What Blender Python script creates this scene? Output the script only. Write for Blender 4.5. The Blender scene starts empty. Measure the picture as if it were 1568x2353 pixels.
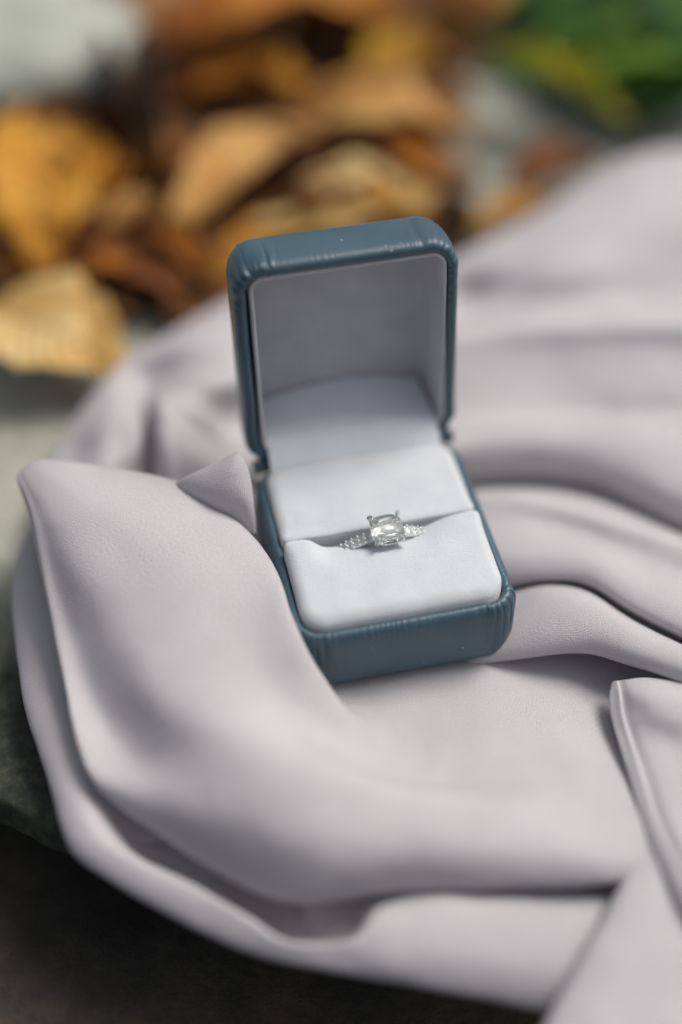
import bpy, bmesh, math, random
import numpy as np
from mathutils import Vector, Matrix, noise as mnoise

random.seed(7)
S = 0.01                      # layout below is in centimetres
scene = bpy.context.scene
COL = scene.collection

# ------------------------------------------------------------------ camera
CAM = np.array([-5.678870610625979, -24.089589662052173, 26.71611904180323])
FWD = np.array([0.14623308688975087, 0.6593162283524142, -0.7375079628924978])
RGT = np.array([0.9755287220477097, -0.21984999374366512, -0.003113311881704382])
UPV = np.array([0.16419377807534893, 0.7190049313336159, 0.6753312609077752])
cd = bpy.data.cameras.new('camera')
cd.sensor_fit = 'VERTICAL'
cd.sensor_height = 36.0
cd.sensor_width = 24.0
cd.lens = 50.4
cd.clip_start = 0.01
cd.clip_end = 50
cd.dof.use_dof = True
cd.dof.focus_distance = 0.3245
cd.dof.aperture_fstop = 1.7
cam = bpy.data.objects.new('camera', cd)
COL.objects.link(cam)
cam.matrix_world = Matrix(((RGT[0], UPV[0], -FWD[0], CAM[0]*S),
                           (RGT[1], UPV[1], -FWD[1], CAM[1]*S),
                           (RGT[2], UPV[2], -FWD[2], CAM[2]*S),
                           (0, 0, 0, 1)))
scene.camera = cam

# ------------------------------------------------------------------ sky and sun (soft overcast daylight)
SUN_EL, SUN_AZ = math.radians(58), math.radians(70)      # azimuth measured from +Y towards +X
world = bpy.data.worlds.new('World')
scene.world = world
world.use_nodes = True
wn = world.node_tree.nodes
wl = world.node_tree.links
bg = wn['Background']
sky = wn.new('ShaderNodeTexSky')
sky.sky_type = 'NISHITA'
sky.sun_disc = False
sky.sun_elevation = SUN_EL
sky.sun_rotation = SUN_AZ
sky.air_density = 1.0
sky.dust_density = 5.0
sky.ozone_density = 1.0
hs = wn.new('ShaderNodeHueSaturation')
hs.inputs['Saturation'].default_value = 0.5
wl.new(sky.outputs[0], hs.inputs['Color'])
wl.new(hs.outputs[0], bg.inputs['Color'])
bg.inputs['Strength'].default_value = 0.068
sd = bpy.data.lights.new('sun', 'SUN')
sd.energy = 1.5
sd.angle = math.radians(27)
sd.color = (1.0, 0.97, 0.93)
sun = bpy.data.objects.new('sun', sd)
COL.objects.link(sun)
sdir = Vector((math.sin(SUN_AZ)*math.cos(SUN_EL), math.cos(SUN_AZ)*math.cos(SUN_EL), math.sin(SUN_EL)))
sun.rotation_euler = sdir.to_track_quat('Z', 'Y').to_euler()
sun.location = sdir * 2

vs = scene.view_settings
vs.view_transform = 'Standard'
vs.look = 'None'
vs.gamma = 1.0
vs.use_curve_mapping = False
vs.exposure = 0.45
scene.render.engine = 'CYCLES'
scene.cycles.use_denoising = True
scene.cycles.max_bounces = 10
scene.cycles.transmission_bounces = 8

# ------------------------------------------------------------------ helpers
FPX = 1.4*2353
def P(X, Y, z):
    """layout helper: the point at height z (cm) that the photograph shows at X, Y"""
    d = FWD + RGT*(X-784)/FPX - UPV*(Y-1176.5)/FPX
    return CAM + d*((z-CAM[2])/d[2])

class W(tuple):
    """a control point given directly in scene centimetres"""

def pt(c):
    return np.array(c, float) if isinstance(c, W) else P(*c)

def nd(nt, t, **kw):
    n = nt.nodes.new(t)
    for k, v in kw.items():
        if k in n.inputs:
            n.inputs[k].default_value = v
        else:
            setattr(n, k, v)
    return n

def newmat(name):
    m = bpy.data.materials.new(name)
    m.use_nodes = True
    return m, m.node_tree, m.node_tree.nodes['Principled BSDF']

def ramp(nt, stops, fac=None):
    r = nt.nodes.new('ShaderNodeValToRGB')
    el = r.color_ramp.elements
    while len(el) < len(stops):
        el.new(0.5)
    for e, (p, c) in zip(el, stops):
        e.position = p
        e.color = (*c, 1)
    if fac is not None:
        nt.links.new(fac, r.inputs[0])
    return r

def mesh_obj(name, verts, faces, mat, parent=None, smooth=True, uv=None):
    me = bpy.data.meshes.new(name)
    me.from_pydata([tuple(v) for v in (np.asarray(verts)*S).tolist()], [], faces)
    if smooth:
        me.polygons.foreach_set('use_smooth', [True]*len(me.polygons))
    if uv is not None:
        l = me.uv_layers.new(name='UVMap')
        idx = np.zeros(len(me.loops), int)
        me.loops.foreach_get('vertex_index', idx)
        l.data.foreach_set('uv', np.asarray(uv)[idx].ravel())
    me.update()
    if mat:
        me.materials.append(mat)
    o = bpy.data.objects.new(name, me)
    COL.objects.link(o)
    if parent:
        o.parent = parent
    return o

def grid_faces(n, m, cu=False, cv=False, base=0):
    f = []
    for i in range(n if cu else n-1):
        i2 = (i+1) % n
        for j in range(m if cv else m-1):
            j2 = (j+1) % m
            f.append((base+i*m+j, base+i2*m+j, base+i2*m+j2, base+i*m+j2))
    return f

def empty(name, loc=(0, 0, 0), **props):
    o = bpy.data.objects.new(name, None)
    o.empty_display_size = 0.005
    COL.objects.link(o)
    o.location = Vector(loc)*S
    for k, v in props.items():
        o[k] = v
    return o

def tube(path, rad, seg=8, cap=True):
    path = np.asarray(path, float)
    n = len(path)
    rad = np.broadcast_to(rad, (n,))
    T = np.gradient(path, axis=0)
    T /= np.linalg.norm(T, axis=1)[:, None]+1e-12
    ref = np.array([0, 0, 1.0]) if abs(T[0][2]) < .9 else np.array([1.0, 0, 0])
    V = []
    for i in range(n):
        a = np.cross(T[i], ref); a /= np.linalg.norm(a)+1e-12
        b = np.cross(T[i], a)
        for k in range(seg):
            t = 2*math.pi*k/seg
            V.append(path[i]+rad[i]*(a*math.cos(t)+b*math.sin(t)))
    F = grid_faces(n, seg, False, True)
    if cap:
        F.append(tuple(range(seg-1, -1, -1)))
        F.append(tuple((n-1)*seg+k for k in range(seg)))
    return V, F

def spline1(knots, vals, t):
    """centripetal-style Catmull-Rom (non-uniform cubic Hermite), interpolating"""
    k = np.asarray(knots); v = np.asarray(vals)
    d = np.diff(v, axis=0)/np.diff(k)[:, None]
    m = np.zeros_like(v)
    m[0], m[-1] = d[0], d[-1]
    h = np.diff(k)
    for i in range(1, len(k)-1):
        m[i] = (d[i-1]*h[i]+d[i]*h[i-1])/(h[i]+h[i-1])
    i = np.clip(np.searchsorted(k, t, side='right')-1, 0, len(k)-2)
    hh = h[i][:, None]
    s = ((t-k[i])/h[i])[:, None]
    return ((2*s**3-3*s**2+1)*v[i]+(s**3-2*s**2+s)*hh*m[i]+(-2*s**3+3*s**2)*v[i+1]+(s**3-s**2)*hh*m[i+1])

def patch(rows, su=12, sv=12, smooth=3):
    G = np.array([[pt(c) for c in r] for r in rows])          # n,m,3
    n, m, _ = G.shape
    ku = np.concatenate([[0], np.cumsum(np.mean(np.sqrt(np.linalg.norm(np.diff(G, axis=0), axis=2)), axis=1))])
    kv = np.concatenate([[0], np.cumsum(np.mean(np.sqrt(np.linalg.norm(np.diff(G, axis=1), axis=2)), axis=0))])
    tu = np.interp(np.linspace(0, n-1, (n-1)*su+1), range(n), ku)
    tv = np.interp(np.linspace(0, m-1, (m-1)*sv+1), range(m), kv)
    A = spline1(ku, G.reshape(n, -1), tu).reshape(len(tu), m, 3)
    A = A.transpose(1, 0, 2).reshape(m, -1)
    B = spline1(kv, A, tv).reshape(len(tv), len(tu), 3).transpose(1, 0, 2)
    for _ in range(smooth):
        C = B.copy()
        C[1:-1] = .5*B[1:-1]+.25*(B[2:]+B[:-2])
        D = C.copy()
        D[:, 1:-1] = .5*C[:, 1:-1]+.25*(C[:, 2:]+C[:, :-2])
        B = D
    return B

# ------------------------------------------------------------------ materials
def cloth_material():
    m, nt, b = newmat('mauve_crepe')
    uv = nd(nt, 'ShaderNodeUVMap')
    wx = nd(nt, 'ShaderNodeTexWave', wave_type='BANDS', bands_direction='X', Scale=9.0, Distortion=1.2)
    wy = nd(nt, 'ShaderNodeTexWave', wave_type='BANDS', bands_direction='Y', Scale=9.0, Distortion=1.2)
    wx.inputs['Detail'].default_value = 1; wy.inputs['Detail'].default_value = 1
    nz = nd(nt, 'ShaderNodeTexNoise', Scale=24.0, Detail=2.0)
    big = nd(nt, 'ShaderNodeTexNoise', Scale=0.5, Detail=3.0)
    for n in (wx, wy, nz, big):
        nt.links.new(uv.outputs[0], n.inputs['Vector'])
    ad = nd(nt, 'ShaderNodeMath', operation='MULTIPLY')
    nt.links.new(wx.outputs['Fac'], ad.inputs[0]); nt.links.new(wy.outputs['Fac'], ad.inputs[1])
    ad2 = nd(nt, 'ShaderNodeMath', operation='ADD')
    half = nd(nt, 'ShaderNodeMath', operation='MULTIPLY'); half.inputs[1].default_value = 0.35
    nt.links.new(ad.outputs[0], half.inputs[0])
    nt.links.new(half.outputs[0], ad2.inputs[0]); nt.links.new(nz.outputs['Fac'], ad2.inputs[1])
    bp = nd(nt, 'ShaderNodeBump', Strength=0.6, Distance=0.0003)
    nt.links.new(ad2.outputs[0], bp.inputs['Height'])
    nt.links.new(bp.outputs[0], b.inputs['Normal'])
    r = ramp(nt, [(0.3, (0.585, 0.550, 0.562)), (0.7, (0.641, 0.605, 0.617))], big.outputs['Fac'])
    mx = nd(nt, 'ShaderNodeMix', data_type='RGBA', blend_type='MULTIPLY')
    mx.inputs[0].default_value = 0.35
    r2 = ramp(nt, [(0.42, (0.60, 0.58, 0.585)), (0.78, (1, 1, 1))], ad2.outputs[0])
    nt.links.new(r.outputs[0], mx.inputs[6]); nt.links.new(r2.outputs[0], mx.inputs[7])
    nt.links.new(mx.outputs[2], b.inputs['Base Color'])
    b.inputs['Roughness'].default_value = 0.58
    b.inputs['Specular IOR Level'].default_value = 0.35
    b.inputs['Sheen Weight'].default_value = 0.15
    b.inputs['Sheen Roughness'].default_value = 0.4
    return m

def leather_material():
    m, nt, b = newmat('teal_leather')
    tc = nd(nt, 'ShaderNodeTexCoord')
    v = nd(nt, 'ShaderNodeTexVoronoi', Scale=2600.0)
    n1 = nd(nt, 'ShaderNodeTexNoise', Scale=900.0, Detail=4.0)
    n2 = nd(nt, 'ShaderNodeTexNoise', Scale=90.0, Detail=3.0)
    for n in (v, n1, n2):
        nt.links.new(tc.outputs['Object'], n.inputs['Vector'])
    ad = nd(nt, 'ShaderNodeMath', operation='ADD')
    nt.links.new(v.outputs['Distance'], ad.inputs[0]); nt.links.new(n1.outputs['Fac'], ad.inputs[1])
    bp = nd(nt, 'ShaderNodeBump', Strength=0.22, Distance=0.00012)
    nt.links.new(ad.outputs[0], bp.inputs['Height'])
    nt.links.new(bp.outputs[0], b.inputs['Normal'])
    r = ramp(nt, [(0.3, (0.036, 0.082, 0.112)), (0.7, (0.051, 0.108, 0.143))], n2.outputs['Fac'])
    vd = nd(nt, 'ShaderNodeTexVoronoi', Scale=330.0, Randomness=1.0)
    nt.links.new(tc.outputs['Object'], vd.inputs['Vector'])
    dust = ramp(nt, [(0.0, (1, 1, 1)), (0.075, (1, 1, 1)), (0.10, (0, 0, 0))], vd.outputs['Distance'])
    nsel = nd(nt, 'ShaderNodeTexNoise', Scale=140.0, Detail=2.0)
    nt.links.new(tc.outputs['Object'], nsel.inputs['Vector'])
    gate = ramp(nt, [(0.52, (0, 0, 0)), (0.60, (.55, .55, .55))], nsel.outputs['Fac'])
    mul = nd(nt, 'ShaderNodeMath', operation='MULTIPLY')
    nt.links.new(dust.outputs[0], mul.inputs[0]); nt.links.new(gate.outputs[0], mul.inputs[1])
    mxd = nd(nt, 'ShaderNodeMix', data_type='RGBA')
    nt.links.new(mul.outputs[0], mxd.inputs[0]); nt.links.new(r.outputs[0], mxd.inputs[6])
    mxd.inputs[7].default_value = (.5, .52, .52, 1)
    nt.links.new(mxd.outputs[2], b.inputs['Base Color'])
    b.inputs['Roughness'].default_value = 0.42
    b.inputs['Specular IOR Level'].default_value = 0.7
    return m

def velvet_material(name, c1, c2, bump=0.7):
    m, nt, b = newmat(name)
    tc = nd(nt, 'ShaderNodeTexCoord')
    n1 = nd(nt, 'ShaderNodeTexNoise', Scale=2400.0, Detail=3.0)
    n2 = nd(nt, 'ShaderNodeTexNoise', Scale=130.0, Detail=4.0)
    for n in (n1, n2):
        nt.links.new(tc.outputs['Object'], n.inputs['Vector'])
    bp = nd(nt, 'ShaderNodeBump', Strength=bump, Distance=0.0002)
    nt.links.new(n1.outputs['Fac'], bp.inputs['Height'])
    nt.links.new(bp.outputs[0], b.inputs['Normal'])
    r = ramp(nt, [(0.3, c1), (0.7, c2)], n2.outputs['Fac'])
    nt.links.new(r.outputs[0], b.inputs['Base Color'])
    b.inputs['Roughness'].default_value = 0.9
    b.inputs['Specular IOR Level'].default_value = 0.1
    b.inputs['Sheen Weight'].default_value = 0.3
    b.inputs['Sheen Roughness'].default_value = 0.5
    return m

def stone_material(name, stops, scale=30.0, bump=0.6, moss=None):
    m, nt, b = newmat(name)
    tc = nd(nt, 'ShaderNodeTexCoord')
    n1 = nd(nt, 'ShaderNodeTexNoise', Scale=scale, Detail=8.0, Roughness=0.65)
    n2 = nd(nt, 'ShaderNodeTexNoise', Scale=scale*14, Detail=5.0, Roughness=0.7)
    for n in (n1, n2):
        nt.links.new(tc.outputs['Object'], n.inputs['Vector'])
    r = ramp(nt, stops, n1.outputs['Fac'])
    col = r.outputs[0]
    mx = nd(nt, 'ShaderNodeMix', data_type='RGBA', blend_type='MULTIPLY')
    mx.inputs[0].default_value = 0.6
    r2 = ramp(nt, [(0.3, (0.45, 0.45, 0.45)), (0.65, (1, 1, 1))], n2.outputs['Fac'])
    nt.links.new(col, mx.inputs[6]); nt.links.new(r2.outputs[0], mx.inputs[7])
    col = mx.outputs[2]
    if moss:
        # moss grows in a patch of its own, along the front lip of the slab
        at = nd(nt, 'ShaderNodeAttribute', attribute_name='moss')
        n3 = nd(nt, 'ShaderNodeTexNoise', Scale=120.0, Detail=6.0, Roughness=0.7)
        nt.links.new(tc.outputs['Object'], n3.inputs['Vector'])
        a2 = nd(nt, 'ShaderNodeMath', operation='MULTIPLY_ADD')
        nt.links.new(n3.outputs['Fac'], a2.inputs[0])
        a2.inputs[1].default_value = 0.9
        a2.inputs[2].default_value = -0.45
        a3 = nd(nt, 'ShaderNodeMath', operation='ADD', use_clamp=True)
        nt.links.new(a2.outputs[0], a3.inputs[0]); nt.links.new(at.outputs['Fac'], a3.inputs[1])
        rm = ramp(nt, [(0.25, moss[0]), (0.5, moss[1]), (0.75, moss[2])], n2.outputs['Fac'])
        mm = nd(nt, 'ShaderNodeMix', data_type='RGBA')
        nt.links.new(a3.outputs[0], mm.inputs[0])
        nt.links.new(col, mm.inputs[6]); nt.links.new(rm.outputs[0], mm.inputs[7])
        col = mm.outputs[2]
    nt.links.new(col, b.inputs['Base Color'])
    bp = nd(nt, 'ShaderNodeBump', Strength=bump, Distance=0.0015)
    nt.links.new(n2.outputs['Fac'], bp.inputs['Height'])
    nt.links.new(bp.outputs[0], b.inputs['Normal'])
    b.inputs['Roughness'].default_value = 0.85
    return m

def leaf_material(name, stops, rough=0.55, trans=0.0):
    m, nt, b = newmat(name)
    uv = nd(nt, 'ShaderNodeUVMap')
    tc = nd(nt, 'ShaderNodeTexCoord')
    n1 = nd(nt, 'ShaderNodeTexNoise', Scale=55.0, Detail=6.0, Roughness=0.6)
    nt.links.new(tc.outputs['Object'], n1.inputs['Vector'])
    sx = nd(nt, 'ShaderNodeSeparateXYZ'); nt.links.new(uv.outputs[0], sx.inputs[0])
    ab = nd(nt, 'ShaderNodeMath', operation='ABSOLUTE'); nt.links.new(sx.outputs[1], ab.inputs[0])
    ve = nd(nt, 'ShaderNodeMath', operation='MULTIPLY_ADD'); nt.links.new(ab.outputs[0], ve.inputs[0])
    ve.inputs[1].default_value = -0.25; nt.links.new(sx.outputs[0], ve.inputs[2])
    mu = nd(nt, 'ShaderNodeMath', operation='MULTIPLY'); nt.links.new(ve.outputs[0], mu.inputs[0]); mu.inputs[1].default_value = 75.0
    sn = nd(nt, 'ShaderNodeMath', operation='SINE'); nt.links.new(mu.outputs[0], sn.inputs[0])
    r = ramp(nt, stops, n1.outputs['Fac'])
    mx = nd(nt, 'ShaderNodeMix', data_type='RGBA', blend_type='MULTIPLY'); mx.inputs[0].default_value = 0.35
    r2 = ramp(nt, [(0.0, (0.75, 0.65, 0.55)), (0.55, (1, 1, 1))], sn.outputs[0])
    nt.links.new(r.outputs[0], mx.inputs[6]); nt.links.new(r2.outputs[0], mx.inputs[7])
    nt.links.new(mx.outputs[2], b.inputs['Base Color'])
    bp = nd(nt, 'ShaderNodeBump', Strength=0.5, Distance=0.0006)
    nt.links.new(sn.outputs[0], bp.inputs['Height'])
    nt.links.new(bp.outputs[0], b.inputs['Normal'])
    b.inputs['Roughness'].default_value = rough
    b.inputs['Specular IOR Level'].default_value = 0.15
    b.inputs['Subsurface Weight'].default_value = trans
    return m

M_CLOTH = cloth_material()
M_LEATHER = leather_material()
M_CUSHION = velvet_material('white_velvet', (0.605, 0.635, 0.655), (0.665, 0.69, 0.71))
M_LINING = velvet_material('grey_velvet_lining', (0.52, 0.51, 0.54), (0.60, 0.59, 0.61), 0.25)
M_FLAP = velvet_material('pale_satin', (0.72, 0.77, 0.80), (0.78, 0.82, 0.85), 0.1)
M_SLAB = stone_material('grey_stone', [(0.3, (0.29, 0.295, 0.235)), (0.5, (0.45, 0.455, 0.375)), (0.7, (0.58, 0.585, 0.49))], 18.0, 0.6,
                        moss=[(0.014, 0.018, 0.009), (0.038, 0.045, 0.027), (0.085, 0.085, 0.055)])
M_SOIL = stone_material('dark_soil', [(0.3, (0.022, 0.019, 0.014)), (0.5, (0.055, 0.047, 0.034)), (0.7, (0.12, 0.090, 0.055))], 22.0, 0.8)
M_PALE = stone_material('pale_stone', [(0.3, (0.36, 0.38, 0.32)), (0.5, (0.54, 0.56, 0.48)), (0.7, (0.64, 0.65, 0.57))], 26.0, 0.6)

# ------------------------------------------------------------------ setting: soil, slab
def fbm(x, y, z, s, o=4):
    return mnoise.fractal(Vector((x*s, y*s, z*s)), 1.0, 2.0, o)

def ground():
    n = 60
    xs = np.sign(np.linspace(-1, 1, n))*np.abs(np.linspace(-1, 1, n))**2*150
    V = []
    for x in xs:
        for y in xs:
            V.append((x, y-10, -4.6+0.6*fbm(x, y, 3, .16)))
    o = mesh_obj('ground', V, grid_faces(n, n), M_SOIL)
    o['kind'] = 'structure'
ground()

EDGE = np.array([(-60, 14), (-30, 3.0), (-14, -2.3), (-9.6, -5.8), (-8.2, -7.0), (-6.6, -7.9), (-3, -8.6), (1, -9.1), (6, -9.8), (20, -11), (60, -15)], float)
def slab():
    xs = np.concatenate([np.linspace(-60, -14, 24)[:-1], np.linspace(-14, 14, 113), np.linspace(14, 60, 24)[1:]])
    tt = np.concatenate([np.linspace(-3.5, 1.5, 46), np.linspace(1.5, 90, 80)[1:]])     # distance behind the lip
    V, ms = [], []
    for x in xs:
        ye = np.interp(x, EDGE[:, 0], EDGE[:, 1])+0.35*fbm(x, 0, 0, .45)+.12*fbm(x, 4, 0, 1.9)
        for t in tt:
            z = -1.25+0.10*fbm(x, t, 1, .22)+0.05*fbm(x, t, 2, 1.2)+.02*fbm(x, t, 7, 4)
            y = ye+t
            if t < .9:
                q = min(.9, .9-t)
                z -= .14*q**2.1+.10*fbm(x, t*2, 5, .9)*min(1, q)
            if t < 0:                                   # broken front face, undercut below
                k = -t
                z -= 1.25*min(k, .8)
                y = ye-.12*math.sin(min(k, .8)*3.9)+.12*fbm(x, k*2, 9, 1.1)
                if k > .8:
                    y += (k-.8)*1.3
                    z -= (k-.8)*.3
            V.append((x, y, z))
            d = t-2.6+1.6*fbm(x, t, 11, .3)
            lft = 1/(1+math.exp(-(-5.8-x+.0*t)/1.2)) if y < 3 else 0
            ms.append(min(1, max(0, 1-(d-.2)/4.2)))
    o = mesh_obj('stone_slab', V, grid_faces(len(xs), len(tt)), M_SLAB)
    a = o.data.attributes.new('moss', 'FLOAT', 'POINT')
    a.data.foreach_set('value', ms)
    o['kind'] = 'structure'
slab()

def rock(name, label, c, r, seed, mat, cat='stone'):
    bm = bmesh.new()
    bmesh.ops.create_icosphere(bm, subdivisions=4, radius=1)
    for v in bm.verts:
        p = v.co.copy()
        k = 1+.22*mnoise.fractal(p*1.1+Vector((seed, 0, 0)), 1, 2, 4)+.04*mnoise.fractal(p*5+Vector((seed, 0, 0)), 1, 2, 3)
        p = Vector((max(-.85, min(.85, p.x)), max(-.85, min(.85, p.y)), max(-.8, min(.75, p.z))))
        v.co = Vector((p.x*r[0], p.y*r[1], p.z*r[2]))*k*S
    me = bpy.data.meshes.new(name)
    bm.to_mesh(me); bm.free()
    me.polygons.foreach_set('use_smooth', [True]*len(me.polygons))
    me.materials.append(mat)
    o = bpy.data.objects.new(name, me); COL.objects.link(o)
    o.location = Vector(c)*S
    o['label'] = label; o['category'] = cat
    return o

# ------------------------------------------------------------------ draped cloth
def build_cloth():
    parts = []
    # --- big standing fold on the left that runs round the front, with the floor in front of the box
    rows = [
     [W((-3.2,1.6,-.3)), (118,1110,.8), (106,1090,1.5), (84,1088,1.7), (72,1092,1.7), (66,1097,1.6), (62,1108,1.5), (78,1150,.8), (112,1200,-.3)],
     [W((-3.1,1.3,-.3)), (130,1088,1.5), (94,1056,2.45), (70,1061,2.55), (54,1073,2.5), (45,1085,2.4), (40,1098,2.2), (66,1155,.9), (112,1260,-.4)],
     [W((-3.05,.6,-.25)), (258,1112,1.3), (250,1073,2.55), (185,1125,2.9), (128,1160,2.8), (90,1178,2.55), (67,1190,2.25), (88,1235,1.0), (130,1330,-.4)],
     [W((-3.0,.0,-.2)), (402,1155,1.2), (402,1104,2.5), (310,1190,2.85), (190,1285,2.5), (128,1325,1.95), (97,1335,1.75), (118,1385,.7), (160,1450,-.4)],
     [W((-2.95,-.9,-.2)), (505,1225,.9), (510,1168,2.4), (420,1290,2.6), (265,1412,2.1), (170,1462,1.38), (127,1475,1.30), (148,1520,.4), (190,1580,-.5)],
     [W((-2.8,-1.9,-.15)), W((-2.95,-2.3,1.0)), (592,1245,2.3), (500,1375,2.25), (325,1518,1.85), (210,1582,.95), (151,1590,1.06), (174,1640,.2), (220,1690,-.5)],
     [W((-2.75,-2.9,-.12)), W((-2.88,-3.2,1.0)), (640,1318,2.2), (555,1445,1.98), (380,1598,1.72), (255,1670,.62), (173,1690,.86), (199,1738,0), (250,1780,-.6)],
     [W((-2.72,-3.9,-.1)), W((-2.85,-4.1,.9)), (673,1415,2.05), (600,1530,1.72), (460,1655,1.72), (315,1752,.62), (205,1780,.62), (236,1812,-.1), (290,1840,-.7)],
     [W((-2.6,-4.8,-.1)), W((-2.85,-5.1,.7)), (714,1500,1.7), (650,1605,1.42), (555,1698,1.72), (405,1808,.95), (265,1843,.32), (296,1858,-.3), (350,1890,-.8)],
     [W((-1.9,-4.6,-.12)), W((-2.55,-5.95,.35)), (760,1575,1.2), (715,1660,1.18), (648,1742,1.66), (490,1868,1.0), (350,1905,.02), (375,1895,-.5), (420,1930,-.9)],
     [W((-1.5,-4.4,-.1)), (815,1625,.05), (812,1652,.75), (785,1712,.88), (742,1784,1.48), (590,1912,.98), (450,1975,-.18), (470,1950,-.7), (500,1900,-1.3)],
     [W((-1.0,-4.3,-.1)), (885,1640,.0), (876,1705,.26), (855,1762,.66), (828,1808,1.24), (695,1948,.88), (570,2040,-.34), (582,2000,-.85), (600,1940,-1.4)],
     [W((-.4,-4.2,-.1)), (950,1645,-.02), (945,1735,.12), (930,1785,.46), (912,1826,.98), (808,1968,.72), (700,2076,-.42), (708,2028,-.9), (715,1970,-1.5)],
     [W((.3,-4.2,-.1)), (1015,1635,-.03), (1018,1738,.05), (1012,1793,.34), (1003,1836,.76), (950,1966,.56), (880,2052,-.4), (888,2012,-.9), (890,1960,-1.5)],
     [W((1.0,-4.2,-.12)), (1100,1615,-.06), (1110,1734,.0), (1118,1792,.24), (1122,1840,.58), (1102,1964,.44), (1070,2043,-.36), (1075,2008,-.9), (1080,2000,-1.2)],
     [W((1.9,-4.2,-.2)), (1200,1585,-.16), (1210,1724,-.02), (1223,1790,.16), (1235,1845,.44), (1240,1964,.34), (1235,2041,-.3), (1235,2008,-.9), (1235,2000,-1.2)],
     [W((2.8,-4.2,-.3)), (1300,1555,-.3), (1320,1725,-.03), (1337,1825,.14), (1350,1905,.28), (1370,1980,.22), (1385,2032,-.2), (1380,2020,-.7), (1380,1990,-1.2)],
     [W((3.8,-4.3,-.4)), (1400,1555,-.4), (1415,1720,-.18), (1438,1820,-.0), (1455,1895,.1), (1490,1970,0), (1515,2010,-.3), (1510,2000,-.7), (1510,1970,-1.2)],
     [W((5.2,-5.2,-.5)), (1560,1600,-.5), (1580,1750,-.3), (1600,1850,-.2), (1620,1920,-.2), (1640,1980,-.3), (1660,2020,-.4), (1650,2010,-.8), (1650,1980,-1.2)],
    ]
    parts.append(patch(rows, 14, 12, 6))
    # --- outer fold under it
    rows = [
     [(112,1185,-.6), (88,1165,.2), (96,1168,.35), (106,1172,.4), (116,1180,.3), (132,1190,0)],
     [(78,1262,-.7), (48,1258,.2), (58,1262,.40), (80,1270,.45), (110,1280,.3), (142,1290,0)],
     [(58,1340,-.75), (29,1330,.05), (42,1335,.30), (70,1345,.4), (110,1355,.35), (160,1360,0)],
     [(60,1440,-.75), (31,1430,-.05), (47,1432,.22), (82,1440,.34), (130,1450,.3), (182,1450,0)],
     [(70,1540,-.75), (41,1530,-.1), (59,1530,.16), (97,1535,.30), (150,1540,.25), (212,1530,-.1)],
     [(86,1640,-.8), (57,1630,-.15), (77,1630,.12), (117,1630,.26), (170,1630,.2), (242,1610,-.1)],
     [(116,1740,-.8), (88,1730,-.2), (110,1725,.08), (148,1720,.2), (200,1710,.1), (272,1690,-.2)],
     [(145,1830,-.9), (117,1825,-.25), (141,1814,.05), (180,1800,.14), (225,1780,0), (302,1750,-.4)],
     [(170,1905,-1), (140,1905,-.3), (166,1889,.0), (205,1866,.08), (262,1840,-.35), (342,1800,-.7)],
     [(200,1958,-1.1), (172,1965,-.4), (203,1938,-.06), (248,1925,-.05), (285,1905,-.65), (372,1850,-.85)],
     [(268,2003,-1.2), (250,2022,-.5), (272,1983,-.14), (312,1968,-.16), (332,1968,-.95), (405,1895,-1.05)],
     [(415,2085,-1.4), (400,2110,-.7), (424,2056,-.27), (452,2032,-.30), (465,2042,-1.1), (512,1935,-1.15)],
     [(535,2140,-1.6), (520,2168,-.9), (542,2118,-.47), (566,2102,-.48), (578,2112,-1.6), (602,1990,-1.7)],
     [(645,2180,-1.7), (640,2208,-1.05), (646,2176,-.68), (652,2160,-.66), (657,2168,-1.75), (682,2040,-1.85)],
     [(740,2200,-1.8), (740,2228,-1.15), (740,2190,-.78), (738,2167,-.72), (736,2172,-1.7), (700,2050,-1.55)],
     [(820,2212,-1.85), (820,2243,-1.2), (815,2196,-.75), (808,2156,-.6), (806,2158,-1.4), (800,2050,-1.5)],
     [(900,2225,-1.9), (900,2257,-1.25), (890,2200,-.7), (868,2112,-.42), (856,2072,-.9), (855,2020,-1.3)],
     [(1000,2240,-1.95), (1000,2273,-1.3), (990,2200,-.72), (980,2110,-.44), (975,2062,-.5), (970,2020,-.9)],
     [(1130,2262,-2.05), (1130,2298,-1.4), (1120,2212,-.78), (1110,2112,-.5), (1105,2066,-.56), (1100,2020,-.9)],
     [(1270,2290,-2.2), (1270,2328,-1.5), (1265,2232,-.85), (1260,2122,-.56), (1255,2072,-.62), (1250,2030,-.9)],
     [(1400,2320,-2.3), (1400,2355,-1.6), (1400,2250,-.95), (1400,2130,-.66), (1395,2080,-.7), (1390,2030,-1.0)],
     [(1580,2360,-2.4), (1580,2395,-1.7), (1580,2290,-1.1), (1580,2160,-.8), (1580,2100,-.8), (1580,2030,-1.1)],
    ]
    parts.append(patch(rows, 12, 14, 4))
    # --- drape to the right of and behind the box, back to front
    X = [980, 1060, 1150, 1250, 1350, 1450, 1568, 1760]
    def row(Y, z, X=X):
        z = [z]*8 if not isinstance(z, (list, tuple)) else z
        return [(x, y, q) for x, y, q in zip(X, Y, z)]
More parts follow.
